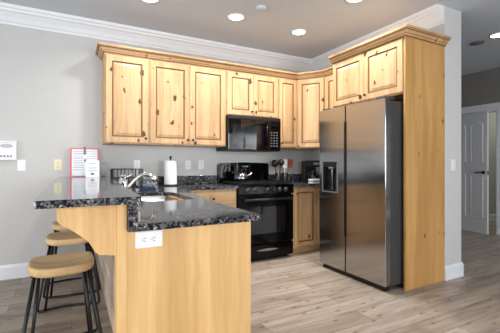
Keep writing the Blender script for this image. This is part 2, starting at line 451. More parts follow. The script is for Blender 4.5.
# ------------------------------------------------------------------ cabinets
def door_mesh(w_, h_, th=.02, st=.06):
    m = MB(); m.mat('wood')
    # body without its front, then the raised-panel front
    z = [m.bm.verts.new(p) for p in ((0, 0, 0), (w_, 0, 0), (w_, 0, h_), (0, 0, h_), (0, -th+.003, 0), (w_, -th+.003, 0), (w_, -th+.003, h_), (0, -th+.003, h_))]
    m.face([z[0], z[1], z[2], z[3]])
    for a, b in ((0, 1), (1, 2), (2, 3), (3, 0)): m.face([z[a], z[b], z[b+4], z[a+4]])
    rings = [(0, .003), (.004, 0), (st, 0), (st+.006, .008), (st+.016, .0085), (st+.040, .002), (st+.043, .001)]
    panel_front(m, 0, 0, w_, h_, -th, rings, 'wood', 'glaze', (3, 4))
    return m
def drawer_mesh(w_, h_, th=.02):
    m = MB(); m.mat('wood_x'); m.box(0, -th+.004, 0, w_, 0, h_)
    panel_front(m, 0, 0, w_, h_, -th, [(0, .004), (.012, .001), (.016, 0)], 'wood_x', 'glaze', ())
    return m
def knob(parent, x, z, yf=-.02):
    return MB().lathe([(.006, 0), (.006, -.012), (.013, -.018), (.015, -.024), (.010, -.030), (.002, -.031)], (x, yf, z), 12, 'y').build('knob', M['pewter'], parent)
def add_door(t, x, z, w_, h_, kx, kz, st=.06, y=0):
    d = door_mesh(w_, h_, st=st).build('door', None, t, (x, y, z))
    knob(d, kx, kz)
    return d
def upper(label, x0, x1, z0, z1, doors, loc=None, rz=0, depth=.322, group=None):
    """wall cabinet; local origin at left front bottom corner"""
    w_ = x1-x0; h_ = z1-z0
    t = thing('wall_cabinet', label, 'cabinet', loc or (x0, YB-.002-depth, z0), rz)
    m = MB(); m.mat('wood'); m.box(0, 0, 0, w_, depth, h_); m.build('carcass', None, t)
    n = len(doors); gap = .004; each = (w_-2*.012-(n-1)*gap)/n
    for i, side in enumerate(doors):
        kx = .028 if side == 'l' else each-.028
        add_door(t, .012+i*(each+gap), .012, each, h_-.03, kx, .05, .06 if each > .34 else .05)
    return t
ZU = 1.384; ZT = 2.337
upper('tall knotty wood wall cabinet at the left end of the row, single door', .302, .758, ZU, ZT, ['r'])
upper('double-door knotty wood wall cabinet left of the microwave cabinet', .759, 1.690, ZU, ZT, ['r', 'l'])
upper('short two-door knotty wood cabinet directly above the black microwave', 1.691, 2.456, 1.776, ZT, ['r', 'l'])
upper('narrow single-door wall cabinet just right of the microwave', 2.457, 2.768, ZU, ZT, ['l'])
# diagonal corner cabinet
A = Vector((2.770, 3.830)); B = Vector((3.005, 3.500))
def diagonal():
    t = thing('corner_wall_cabinet', 'diagonal corner wall cabinet above the coffee maker, facing the room at an angle', 'cabinet', (A.x, A.y, ZU), math.atan2(B.y-A.y, B.x-A.x))
    mi = t.matrix_basis.inverted() if False else (Matrix.Translation((A.x, A.y, ZU)) @ Matrix.Rotation(math.atan2(B.y-A.y, B.x-A.x), 4, 'Z')).inverted()
    pts = [(A.x, A.y), (B.x, B.y), (XR-.003, B.y), (XR-.003, YB-.003), (A.x, YB-.003)]
    loc = [(mi @ Vector((x, y, ZU)))[:2] for x, y in pts]
    m = MB(); m.mat('wood'); m.prism(loc, 'z', 0, ZT-ZU); m.build('carcass', None, t)
    L = (B-A).length
    add_door(t, .02, .012, L-.04, ZT-ZU-.03, L-.04-.028, .05, .055)
diagonal()
upper('slim visible wall cabinet squeezed between the diagonal corner cabinet and the refrigerator cabinet', 0, .44, ZU, ZT, ['l'], (3.005, 3.498, ZU), -PI/2, .29)
# crown of the wall cabinets
cz = 2.338
cprof = [(0, cz), (.010, cz), (.012, cz+.008), (.016, cz+.010), (.024, cz+.022), (.030, cz+.024), (.032, cz+.030), (.046, cz+.046), (.056, cz+.050), (.058, cz+.056), (.066, cz+.058), (.070, cz+.076), (0, cz+.078)]
cm = ['wood_x', 'glaze', 'wood_x', 'wood_x', 'glaze', 'wood_x', 'wood_x', 'glaze', 'wood_x', 'glaze', 'wood_x', 'wood_x', 'wood_x']
off = .0205
dn = (B-A).normalized(); nrm = Vector((dn.y, -dn.x))
path = [(.302-.001, YB-.004), (.301, 3.829), (A.x, 3.829), (B.x-.001, B.y-.001), (3.0035, 3.034)]
tag(MB().sweep(path, cprof, cm).build('cabinet_crown_molding', None), 'stepped wooden crown moulding running along the top of the wall cabinets by the microwave', 'molding')

# ------------------------------------------------------------------ refrigerator cabinet with its tall side panel
def fridge_cabinet():
    y0, y1 = 2.056, 3.030; xf = 2.718
    t = thing('refrigerator_cabinet', 'tall knotty wood surround enclosing the stainless refrigerator, two doors on top', 'cabinet', (xf, y1, 0), -PI/2)
    # local x runs towards -y (right in the view), local y towards +x
    W = y1-y0; D = XR-.003-xf
    m = MB(); m.mat('wood'); m.box(0, 0, 1.822, W-.02, D, 2.352); m.build('carcass', None, t)
    e = (W-.02-.012-.004-.006)/2
    add_door(t, .012, 1.834, e, .492, e-.03, .05, .055)
    add_door(t, .012+e+.004, 1.834, e, .492, .03, .05, .055)
    # gable (its own orientation so that the grain runs upright)
    g = MB(); g.box(0, 0, 0, D+.010, .02, 2.352)
    p = g.build('side_panel', M['gable'], t); p['label'] = 'tall honey coloured side panel'
    p.location = (W, -.010, 0); p.rotation_euler = (0, 0, PI/2)
    f = MB(); f.box(0, 0, 0, .02, .02, 2.35); f.build('far_panel', M['gable'], t, (0, .0, 0))
    s = MB().sweep([(.001, -.011), (W+.001, -.011), (W+.001, D)], cprof, cm)
    s.build('crown_molding', None, t)
fridge_cabinet()

# ------------------------------------------------------------------ base cabinets
def base(label, x0, x1, yf, depth, spec, loc=None, rz=0, h=.879, name='base_cabinet'):
    w_ = x1-x0
    t = thing(name, label, 'cabinet', loc or (x0, yf, 0), rz)
    m = MB(); m.mat('wood'); m.box(0, 0, .09, w_, depth, h); m.build('carcass', None, t)
    box('toe_kick', 'wood_x', t, 0, .05, 0.0, w_, .068, .09)
    for kind, a, b, z0, z1, kx, kz in spec:
        if kind == 'drawer':
            d = drawer_mesh(b-a, z1-z0).build('drawer', None, t, (a, 0, z0)); knob(d, (b-a)*.42, (z1-z0)/2)
        else: add_door(t, a, z0, b-a, z1-z0, kx, kz, .05)
    return t
YF = 3.534
base('knotty wood base cabinet with a drawer, left of the black range', .80, 1.694, YF, .61,
     [('drawer', .39, .882, .70, .855, 0, 0), ('door', .39, .882, .11, .69, .03, .52)])
base('knotty wood base cabinet with one door, between the range and the refrigerator', 2.474, XR-.005, YF, .61,
     [('door', .035, .39, .11, .855, .03, .68), ('door', .40, .80, .11, .855, .37, .68)])

# ------------------------------------------------------------------ peninsula
def peninsula():
    X0, X1 = .206, .80; Y0 = 1.50; Y1 = 4.145
    t = thing('peninsula_cabinet', 'pale wooden peninsula under the granite counter and raised bar, outlet on its end', 'kitchen peninsula', (X0, Y0, 0))
    m = MB(); m.box(0, 0, 0, X1-X0, .022, .879); e = m.build('end_panel', M['endwood'], t); e['label'] = 'smooth pale end panel'
    m = MB(); m.mat('wood'); q = lambda y: X1-X0-.005; yy = Y1-Y0; m.prism([(.06, .0225), (q(.0225), .0225), (q(1.99), 1.99), (q(1.99), yy), (.06, yy)], 'z', .09, .60); m.prism([(q(.0225)-.03, .0225), (q(.0225), .0225), (q(1.99), 1.99), (q(1.99)-.03, 1.99)], 'z', .6005, .879); m.box(.15, 1.96, .6005, q(1.99)-.031, 1.99, .879)
    m.build('carcass', None, t)
    box('toe_kick', 'wood_y', t, .10, .023, 0, X1-X0-.06, Y1-Y0-.61, .089)
    m = MB(); m.box(-.040, -.004, 0, -.001, .085, .998); m.build('corner_post', M['endwood'], t)
    m = MB(); m.box(.044, .0225, 0, .059, Y1-Y0, .95); b = m.build('back_panel', M['cladding'], t); b['label'] = 'washed plank cladding on the stool side'
    m = MB(); m.box(-.040, .086, .85, -.001, Y1-Y0, .998); m.build('knee_wall', M['wood_y'], t)
    m = MB(); m.prism([(.001, -.036), (.0395, -.036), (.1285, YB-.003-Y0), (.001, YB-.003-Y0)], 'z', .880, .9995); r_ = m.build('riser', M['granite'], t); r_['label'] = 'dark granite riser between counter and bar'
    # corbel bracket that carries the bar overhang
    cx = lambda x: x-X0
    pts = [(.1655, .998), (-.053, .998)] + [(-0.051, 0.944), (-0.044, 0.93), (-0.03, 0.919), (-0.013, 0.91), (0.008, 0.894), (0.032, 0.874), (0.058, 0.851), (0.072, 0.827), (0.083, 0.806), (0.098, 0.792)] + [(.1655, .781)]
    m = MB(); m.prism([(cx(x), z) for x, z in pts], 'y', .0, .036); c = m.build('corbel', M['endwood'], t); c['label'] = 'curved wooden corbel under the bar overhang'
    # kitchen side doors (face +x)
    for i in range(3):
        d = door_mesh(.62, .74, st=.055).build('door', None, t, (X1-X0-.0045, .04+.635*i, .11)); d.rotation_euler = (0, 0, PI/2)
        knob(d, .59 if i != 1 else .03, .66)
    # outlet of the end panel
    o = outlet_plate(.297-X0, -.001, .836, True)
    o.parent = t; o.name = 'outlet_plate'
    return t
def outlet_plate(x, y, z, horiz, mat='white', w_=.072, h_=.116, top=False):
    m = MB(); m.mat(mat)
    a, b = (h_/2, w_/2) if horiz else (w_/2, h_/2)
    m.box(-a, -.006, -b, a, 0, b, .003)
    for s in (-1, 1):
        cx, cz_ = (s*.020, 0) if horiz else (0, s*.020)
        m.mat(mat); m.lathe([(.0165, -.0075), (.0165, -.0055)], (cx, 0, cz_), 16, 'y')
        m.mat('slot')
        for q in (-1, 1):
            if horiz: m.box(cx-.004, -.0082, q*.006-.0012, cx+.005, -.0074, q*.006+.0012)
            else: m.box(q*.006-.0012, -.0082, cz_-.004, q*.006+.0012, -.0074, cz_+.005)
        if horiz: m.box(cx-.011, -.0082, -.002, cx-.007, -.0074, .002)
        else: m.box(-.002, -.0082, cz_-.011, .002, -.0074, cz_-.007)
    return m.build('wall_outlet', None, None, (x, y, z))
peninsula()

# ------------------------------------------------------------------ granite tops
def slab(outer, holes, z0, z1):
    m = MB(); bm = m.bm
    def loop(pts, z): 
        vs = [bm.verts.new((x, y, z)) for x, y in pts]
        return vs, [bm.edges.new((vs[i], vs[(i+1) % len(vs)])) for i in range(len(vs))]
    es = []; vt = []
    for pts in [outer]+holes:
        v, e = loop(pts, z1); vt.append(v); es += e
    r = bmesh.ops.triangle_fill(bm, use_beauty=True, use_dissolve=False, edges=es)
    top = [g for g in r['geom'] if isinstance(g, bmesh.types.BMFace)]
    ex = bmesh.ops.extrude_face_region(bm, geom=top)
    for v in [g for g in ex['geom'] if isinstance(g, bmesh.types.BMVert)]: v.co.z = z0
    return m
def rrect(x0, y0, x1, y1, r, n=6):
    pts = []
    for cx, cy, a in ((x1-r, y1-r, 0), (x0+r, y1-r, PI/2), (x0+r, y0+r, PI), (x1-r, y0+r, 3*PI/2)):
        for k in range(n+1):
            t = a+PI/2*k/n; pts.append((cx+r*math.cos(t), cy+r*math.sin(t)))
    return pts
SX0, SY0, SX1, SY1 = .43, 2.32, .80, 3.06
outer = [(.247, 1.462), (.832, 1.462), (.842, 1.472), (.838, 1.95), (.850, 2.2), (.888, 2.55), (.945, 2.92), (1.005, 3.25), (1.035, 3.38), (1.09, 3.46), (1.14, 3.49), (1.699, 3.49), (1.699, YB-.003), (.337, YB-.003)]
ct = slab(outer, [rrect(SX0, SY0, SX1, SY1, .09)], .880, .910).build('granite_countertop', M['granite'])
tag(ct, 'speckled dark granite countertop of the peninsula holding the sink, turning along the back wall', 'countertop')
m = MB(); m.box(.345, YB-.024, .9105, 1.694, YB-.003, 1.018, .002); m.build('backsplash', M['granite'], ct)
c2 = MB().box(2.466, 3.49, .880, XR-.004, YB-.003, .910, .003).build('granite_countertop', M['granite'])
tag(c2, 'short dark granite countertop right of the range, under the coffee maker', 'countertop')
m = MB(); m.box(2.474, YB-.024, .9105, XR-.026, YB-.003, 1.018, .002); m.box(XR-.025, 3.06, .9105, XR-.004, YB-.003, 1.018, .002); m.build('backsplash', M['granite'], c2)
bar = slab([(-.121, 1.433), (-.113, 1.425), (.244, 1.425), (.252, 1.433), (.365, YB-.003), (-.121, YB-.003)], [], 1.0, 1.03).build('granite_bar_top', M['granite'])
tag(bar, 'polished dark granite bar top, raised above the peninsula, with notices at its far end', 'bar top')

# ------------------------------------------------------------------ sink, faucet and things around it
def sink():
    t = thing('kitchen_sink', 'stainless steel undermount sink set into the granite peninsula', 'sink', ((SX0+SX1)/2, (SY0+SY1)/2, .68))
    w2, d2 = (SX1-SX0)/2-.001, (SY1-SY0)/2-.001
    m = MB(); rows = []
    for (g, z, r) in ((0, .199, .09), (0, .185, .09), (.008, .03, .08), (.035, .002, .06), (.035, .0, .06)):
        rows.append([m.bm.verts.new((x, y, z)) for x, y in rrect(-w2+g, -d2+g, w2-g, d2-g, r)])
    for A_, B_ in zip(rows, rows[1:]):
        n = len(A_)
        for k in range(n): m.face([A_[k], A_[(k+1) % n], B_[(k+1) % n], B_[k]])
    m.face(rows[-1])
    o = m.build('bowl', M['sinksteel'], t, smooth=True)
    MB().lathe([(.045, 0), (.045, .004), (.03, .002)], (0, .1, .002), 20).build('drain', M['chrome'], t)
sink()
def faucet():
    t = thing('kitchen_faucet', 'brushed nickel faucet with a low pull-out spout over the sink', 'faucet', (.350, 2.66, .9105))
    MB().lathe([(.030, 0), (.030, .006), (.024, .012), (.021, .06), (.022, .115), (.019, .135), (.012, .142)], (0, 0, 0), 20).build('body', M['chrome'], t)
    p = []
    for k in range(13):
        s_ = k/12
        p.append((.012+.185*s_, -.02*s_, .055+.118*math.sin(PI*(.02+.66*s_))))
    m = MB().tube(p, [.013+.003*k/12 for k in range(13)], 12)
    m.build('spout', M['chrome'], t)
    e = p[-1]
    MB().tube([e, (e[0]+.018, e[1]-.002, e[2]-.018), (e[0]+.030, e[1]-.003, e[2]-.040)], [.017, .018, .014], 12).build('spray_head', M['chrome'], t)
    MB().tube([(0, 0, .140), (.01, -.01, .155), (.055, -.03, .180)], [.012, .009, .006], 10).build('lever', M['chrome'], t)
faucet()
def soap():
    t = thing('soap_bottle', 'pale pump soap bottle standing left of the faucet', 'bottle', (.345, 2.83, .9105))
    MB().lathe([(.026, 0), (.028, .006), (.028, .10), (.02, .118), (.012, .124), (.012, .132)], (0, 0, 0), 20).build('bottle', M['soap'], t)
    m = MB(); m.lathe([(.014, .132), (.014, .142), (.005, .144), (.005, .165)], (0, 0, 0), 14); m.tube([(0, 0, .165), (.03, -.005, .163), (.036, -.006, .155)], .005)
    m.build('pump', M['chrome'], t)
soap()
def dish_rack():
    t = thing('dish_rack', 'black wire dish rack against the back wall behind the faucet', 'dish rack', (.53, 3.88, .9105))
    W2, D2, H = .15, .13, .20
    m = MB()
    for z in (.006, .10, H):
        m.tube([(-W2, -D2, z), (W2, -D2, z)], .004, 6); m.tube([(-W2, D2, z), (W2, D2, z)], .004, 6)
        m.tube([(-W2, -D2, z), (-W2, D2, z)], .004, 6); m.tube([(W2, -D2, z), (W2, D2, z)], .004, 6)
    m.build('frame', M['blackmetal'], t)
    m = MB()
    for k in range(9):
        x = -W2+2*W2*k/8
        m.tube([(x, -D2, H), (x, -D2, .006), (x, D2, .006), (x, D2, H)], .0028, 5)
    for k in range(1, 6):
        y = -D2+2*D2*k/6
        m.tube([(-W2, y, H), (-W2, y, .006)], .0028, 5); m.tube([(W2, y, H), (W2, y, .006)], .0028, 5)
    m.build('wires', M['blackmetal'], t)
dish_rack()
m = MB()
for k in range(3): m.box(-.07+.004*k, -.05+.004*k, .011*k, .07-.005*k, .05-.003*k, .0105+.011*k, .004)
tag(m.build('dishcloth', M['blue'], None, (.66, 3.36, .9105)), 'folded dark blue cloth on the granite behind the sink', 'cloth')
def paper_towel():
    t = thing('paper_towel_holder', 'upright black paper towel holder on the back counter', 'towel holder', (1.035, 3.96, .9105))
    MB().lathe([(.085, 0), (.085, .010), (.078, .014), (.01, .016)], (0, 0, 0), 28).build('base', M['blackmetal'], t)
    MB().lathe([(.009, .014), (.009, .325), (.016, .330), (.016, .345), (.006, .350)], (0, 0, 0), 12).build('post', M['blackmetal'], t)
    m = MB(); prof_ = [(.020, .0), (.074, .0), (.074, .278), (.020, .278)]
    rings = []
    for r, z in prof_: rings.append([m.bm.verts.new((r*math.cos(2*PI*k/32), r*math.sin(2*PI*k/32), z)) for k in range(32)])
    for A_, B_ in zip(rings, rings[1:]+rings[:1]):
        for k in range(32):
            f = m.face([A_[k], A_[(k+1) % 32], B_[(k+1) % 32], B_[k]])
    o = m.build('paper_towel_roll', M['towel'], None, (1.035, 3.96, .9105+.0165))
    tag(o, 'thick white roll of paper towels on its holder by the back wall', 'paper towels')
paper_towel()

# ------------------------------------------------------------------ notices and ornament on the bar
def notice():
    t = thing('notice_stand', 'upright notice sheet with a red border in a clear stand on the bar', 'notice', (.122, 3.97, 1.0305))
    box('backing', 'red', t, -.138, 0, 0, .138, .006, .305)
    box('sheet', 'paper', t, -.122, -.0015, .010, .122, 0, .290)
    m = MB(); m.mat('ink')
    for k in range(9):
        z = .262-.024*k
        m.box(-.108, -.0022, z, -.012, -.0014, z+.008+.003*(k % 2)); m.box(.012, -.0022, z, .105, -.0014, z+.007)
    m.mat('inkdark'); m.box(-.004, -.0024, .155, .014, -.0014, .185)
    m.build('print', None, t)
    box('clip', 'grey', t, -.012, -.004, .235, .012, .008, .318)
    box('foot', 'grey', t, -.10, -.02, 0, .10, .05, .004)
notice()
def card():
    t = thing('small_card', 'small white folded card leaning in front of the red-bordered notice', 'card', (.190, 3.84, 1.0305))
    m = MB(); m.prism([(0, 0), (.004, 0), (.032, .165), (.060, 0), (.064, 0), (.034, .172), (.030, .172)], 'x', -.065, .065); m.build('folded_sheet', M['paper'], t)
    m = MB(); m.mat('ink')
    for z, a in ((.135, .03), (.09, .04), (.06, .045)): m.box(-a, .0085+(z-.05)*.17-.003, z, a, .0125+(z-.05)*.17, z+.010)
    m.mat('inkdark'); m.box(-.015, .002, .025, .015, .008, .04)
    m.build('print', None, t)
card()
def ornament():
    t = thing('wire_ornament', 'small grey egg-shaped wire ornament beside the red-bordered notice', 'ornament', (.300, 3.93, 1.0305))
    m = MB()
    for k in range(7):
        a = PI*k/7; pts = []
        for j in range(21):
            u = 2*PI*j/20; r = .042*math.sin(u)*(1-.12*math.cos(u)); z = .082-.076*math.cos(u)
            pts.append((r*math.cos(a), r*math.sin(a), z))
        m.tube(pts, .0028, 5, False)
    m.build('wire_cage', M['grille'], t)
    MB().lathe([(.024, 0), (.024, .005), (.006, .008)], (0, 0, 0), 16).build('base', M['grey'], t)
ornament()

# ------------------------------------------------------------------ wall plates
def switch_plate(label, x, y, z, n=1):
    t = thing('light_switch', label, 'light switch', (x, y, z))
    box('plate', 'white', t, -.036*n, -.006, -.058, .036*n, 0, .058, bev=.003)
    for k in range(n):
        cx = (k-(n-1)/2)*.046
        m = MB(); m.prism([(-.0055, -.033), (-.0105, -.033), (-.0075, .033), (-.0055, .033)], 'x', cx-.0165, cx+.0165); m.build('rocker', M['white'], t)
switch_plate('white rocker switch on the back wall beneath the white control panel', -.457, YB, 1.152)
switch_plate('white rocker switch on the end of the wall right of the refrigerator', 3.442, 2.06, 1.155)
tag(outlet_plate(-.131, YB, 1.155, False, 'ivory'), 'ivory outlet on the back wall left of the red-bordered notice', 'outlet')
tag(outlet_plate(.684, YB, 1.155, False), 'white outlet on the back wall between the faucet and the paper towels', 'outlet')
tag(outlet_plate(1.309, YB, 1.155, False), 'white outlet just right of the paper towel roll', 'outlet')
tag(outlet_plate(1.483, YB, 1.155, False), 'white outlet nearest the range backguard', 'outlet')
def panel_box():
    t = thing('control_panel', 'white alarm control panel with a row of buttons, mounted on the back wall', 'control panel', (-.625, YB, 1.302))
    box('housing', 'white', t, -.13, -.032, -.098, .13, 0, .098, bev=.006)
    m = MB(); m.lathe([(.05, -.0335), (.05, -.031)], (0, 0, 0), 24, 'y'); g = m.build('speaker_grille', M['ink'], t, (.045, 0, .045)); g.scale = (1.1, 1, .42)
    box('cover_line', 'ink', t, -.125, -.0335, .075, .125, -.031, .079)
    for k in range(8): box('button', 'grey', t, -.115+.027*k, -.036, -.066, -.097+.027*k, -.031, -.050)
panel_box()

# ------------------------------------------------------------------ range
def kitchen_range():
    X0, X1 = 1.703, 2.463; W = X1-X0; yf = 3.470
    t = thing('kitchen_range', 'black freestanding range with a window in its oven door', 'range', (X0, yf, 0))
    D = YB-.004-yf
    m = MB(); m.box(.002, .045, .03, W-.002, D, .895); m.box(.04, .08, 0, W-.04, D-.03, .03); m.build('body', M['black'], t)
    m = MB(); m.box(0, .0, .896, W, D-.075, .918, .006); m.build('cooktop', M['black'], t)
    # control fascia with knobs
    m = MB(); m.prism([(.045, .80), (.012, .80), (.002, .815), (.010, .895), (.045, .895)], 'x', .001, W-.001); f = m.build('control_fascia', M['black'], t)
    for x in (.115, .205, .38, .555, .645):
        k = MB().lathe([(.024, .004), (.023, -.006), (.018, -.010), (.016, -.028), (.013, -.031), (.002, -.031)], (x, .004, .853), 18, 'y').build('knob', M['blackmatte'], t)
        MB().lathe([(.0245, .0), (.0265, -.003), (.0245, -.006)], (x, .004, .853), 20, 'y').build('knob_ring', M['grey'], k)
    # oven door
    d = MB().box(.003, 0, .215, W-.003, .044, .790, .008).build('oven_door', M['black'], t)
    box('oven_window', 'ovenglass', d, .13, -.003, .335, W-.13, .001, .655, bev=.001)
    m = MB(); m.tube([(.05, -.045, .745), (W-.05, -.045, .745)], .013, 12)
    for x in (.08, W-.08): m.tube([(x, -.045, .745), (x, .004, .745)], .010, 8)
    m.build('oven_handle', M['blackmatte'], d)
    # drawer below
    dr = MB().box(.003, .002, .045, W-.003, .044, .205, .008).build('storage_drawer', M['black'], t)
    pts = []
    m = MB(); m.prism([(.23, .135), (.28, .145), (.38, .152), (.48, .145), (.53, .135), (.47, .128), (.38, .122), (.29, .128)], 'y', -.006, .003)
    h_ = m.build('drawer_pull', M['grey'], dr); h_['label'] = 'grey curved pull on the black drawer'
    # backguard
    m = MB()
    bgp = [(.03, 1.10)]
    out = [(0, .90), (W, .90), (W, 1.150), (W-.015, 1.172), (W-.05, 1.180)]
    for k in range(1, 8): out.append((W-.05-(W-.10)*k/8, 1.180+.008*math.sin(PI*k/8)))
    out += [(.05, 1.180), (.015, 1.172), (0, 1.150)]
    m.prism(out, 'y', D-.072, D-.004); bgd = m.build('backguard', M['blackglass'], t)
    m = MB()
    for k in range(4):
        x = .345+.024*k; m.box(x, D-.0735, 1.125, x+.014, D-.0715, 1.142)
    m.build('clock_digits', M['display'], bgd)
    m = MB()
    for k in range(5):
        x = .29+.026*k; m.box(x, D-.0735, 1.09, x+.016, D-.0715, 1.096)
    m.build('key_row', M['grey'], bgd)
    # grates
    for gx in (.04, W/2+.01):
        m = MB(); x0, x1, y0, y1 = gx, gx+W/2-.05, .06, D-.12
        for (a, b) in (((x0, y0), (x1, y0)), ((x0, y1), (x1, y1)), ((x0, y0), (x0, y1)), ((x1, y0), (x1, y1)), ((x0, (y0+y1)/2), (x1, (y0+y1)/2)), (((x0+x1)/2, y0), ((x0+x1)/2, y1))):
            m.box(min(a[0], b[0])-.006, min(a[1], b[1])-.006, .930, max(a[0], b[0])+.006, max(a[1], b[1])+.006, .944)
        for x in (x0, x1):
            for y in (y0, y1): m.box(x-.007, y-.007, .9185, x+.007, y+.007, .932)
        g = m.build('burner_grate', M['iron'], t)
        for yy in (.17, D-.23):
            MB().lathe([(.045, 0), (.045, .006), (.03, .009), (.03, .011)], ((x0+x1)/2, yy, .9185), 20).build('burner', M['iron'], t)
kitchen_range()
def kettle():
    t = thing('kettle', 'shiny dark kettle standing on the back left burner of the range', 'kettle', (1.925, 3.86, .9445))
    MB().lathe([(.070, 0), (.084, .012), (.086, .05), (.074, .09), (.045, .115), (.03, .120)], (0, 0, 0), 28).build('body', plain('dark_steel', (.30, .30, .32), .12, metal=1), t)
    m = MB().lathe([(.032, .119), (.030, .126), (.008, .130), (.008, .136), (.012, .143), (.006, .150)], (0, 0, 0), 20); m.build('lid', M['blackmatte'], t)
    pts = [(-.062*math.cos(PI*k/12), 0, .10+.105*math.sin(PI*k/12)) for k in range(13)]
    MB().tube(pts, .008, 8).build('handle', M['blackmatte'], t)
    MB().tube([(.06, -.03, .065), (.095, -.05, .085), (.118, -.062, .115)], [.017, .013, .010], 10).build('spout', M['chrome'], t)
kettle()

# ------------------------------------------------------------------ microwave
def microwave():
    X0, X1 = 1.694, 2.454; W = X1-X0; yf = 3.752; z0, z1 = 1.335, 1.774
    t = thing('microwave_oven', 'black over-the-range microwave mounted under the short cabinet', 'microwave', (X0, yf, z0))
    H = z1-z0; D = YB-.004-yf
    box('body', 'blackmatte', t, .0, .028, .0, W, D, H)
    d = MB().box(0, 0, .012, W*.735, .0275, H-.045, .005).build('door', M['blackglass'], t)
    box('door_window', 'mesh', d, .055, -.002, .085, W*.735-.085, .001, H-.115)
    m = MB(); xh = W*.735-.03
    m.tube([(xh, -.03, .07), (xh, -.036, H*.5), (xh, -.03, H-.10)], .011, 10)
    for z in (.08, H-.11): m.tube([(xh, -.03, z), (xh, .002, z)], .009, 8)
    h_ = m.build('handle', M['black'], d)
    c = MB().box(W*.735+.003, 0, .012, W, .0275, H-.045, .005).build('control_panel', M['blackglass'], t)
    box('display', 'mesh', c, W*.80, -.0015, H-.105, W*.945, .0005, H-.08)
    for r in range(6):
        for q in range(3):
            x = W*.795+q*.042; z = .06+r*.035
            box('key', 'grey', c, x, -.002, z, x+.022, .0005, z+.014)
    m = MB(); m.box(0, .004, H-.043, W, .0275, H-.002, .003)
    v = m.build('vent_grille', M['blackmatte'], t)
microwave()

# ------------------------------------------------------------------ right counter things
def crock(cx, cy, label, r, h):
    t = thing('utensil_crock', label, 'crock', (cx, cy, .9105))
    m = MB()
    m.lathe([(r*.92, 0), (r, .01), (r, h), (r*.88, h), (r*.86, .02), (.004, .018)], (0, 0, 0), 24)
    m.build('pot', M['blackmatte'], t)
crock(2.505, 3.90, 'black utensil crock with dark ladles, right of the range', .042, .135)
crock(2.618, 3.90, 'black utensil crock holding the white and red-brown spatulas', .042, .135)
def ladle(name, label, base_p, top, head, mat, cat, kind):
    t = thing(name, label, cat, base_p)
    b = Vector(base_p); v = Vector(top)-b
    MB().tube([(0, 0, 0), v*.5, v], .006, 8).build('handle', M[mat], t)
    d = v.normalized(); hd = v+d*head*.8
    if kind == 'bowl':
        m = MB(); m.lathe([(.004, -head), (head*.6, -head*.8), (head*.95, -head*.3), (head, 0), (head*.7, .006), (.004, .004)], hd, 18, 'y')
    else:
        m = MB(); a = head*.7
        m.prism([(hd.x-a*.7, hd.z-head), (hd.x+a*.7, hd.z-head), (hd.x+a, hd.z+head*.3), (hd.x+a*.8, hd.z+head), (hd.x-a*.8, hd.z+head), (hd.x-a, hd.z+head*.3)], 'y', hd.y-.006, hd.y+.006)
    m.build('head', M[mat], t)
ladle('ladle', 'dark serving ladle leaning left in the left utensil crock', (2.500, 3.905, .932), (2.480, 3.935, 1.135), .052, 'blackmatte', 'utensil', 'bowl')
ladle('ladle', 'upright dark ladle in the left utensil crock', (2.512, 3.900, .932), (2.532, 3.875, 1.15), .048, 'blackmatte', 'utensil', 'bowl')
ladle('spatula', 'white spatula standing in the right utensil crock', (2.612, 3.905, .932), (2.622, 3.91, 1.12), .062, 'white', 'utensil', 'flat')
ladle('spatula', 'red-brown wooden spatula leaning right in the right utensil crock', (2.625, 3.900, .932), (2.700, 3.905, 1.13), .060, 'redwood', 'utensil', 'flat')
def coffee():
    t = thing('coffee_maker', 'black drip coffee maker on the counter beside the refrigerator', 'coffee maker', (2.965, 3.74, .9105))
    box('base', 'blackmatte', t, -.10, -.11, 0, .10, .11, .03, bev=.006)
    box('tower', 'blackmatte', t, -.10, .03, .031, .10, .11, .300, bev=.006)
    box('brew_head', 'blackmatte', t, -.10, -.10, .215, .10, .029, .305, bev=.008)
    c = MB().lathe([(.055, 0), (.066, .02), (.068, .07), (.050, .115), (.052, .125), (.03, .13)], (-.005, -.035, .031), 24).build('carafe', M['blackglass'], t)
    MB().tube([(-.06, -.05, .135), (-.115, -.07, .13), (-.115, -.07, .06), (-.065, -.05, .05)], .009, 8).build('carafe_handle', M['blackmatte'], c)
    box('control_strip', 'grey', t, -.05, -.103, .245, .05, -.099, .275)
coffee()
def pods():
    t = thing('napkin_box', 'low white and blue-grey box in front of the coffee maker', 'box', (2.895, 3.575, .9105))
    box('carton', 'white', t, -.085, -.05, 0, .085, .05, .055, bev=.003)
    box('band', plain('blue_grey_band', S(120, 138, 160), .5), t, -.0855, -.0505, .018, .0855, .0505, .034)
pods()

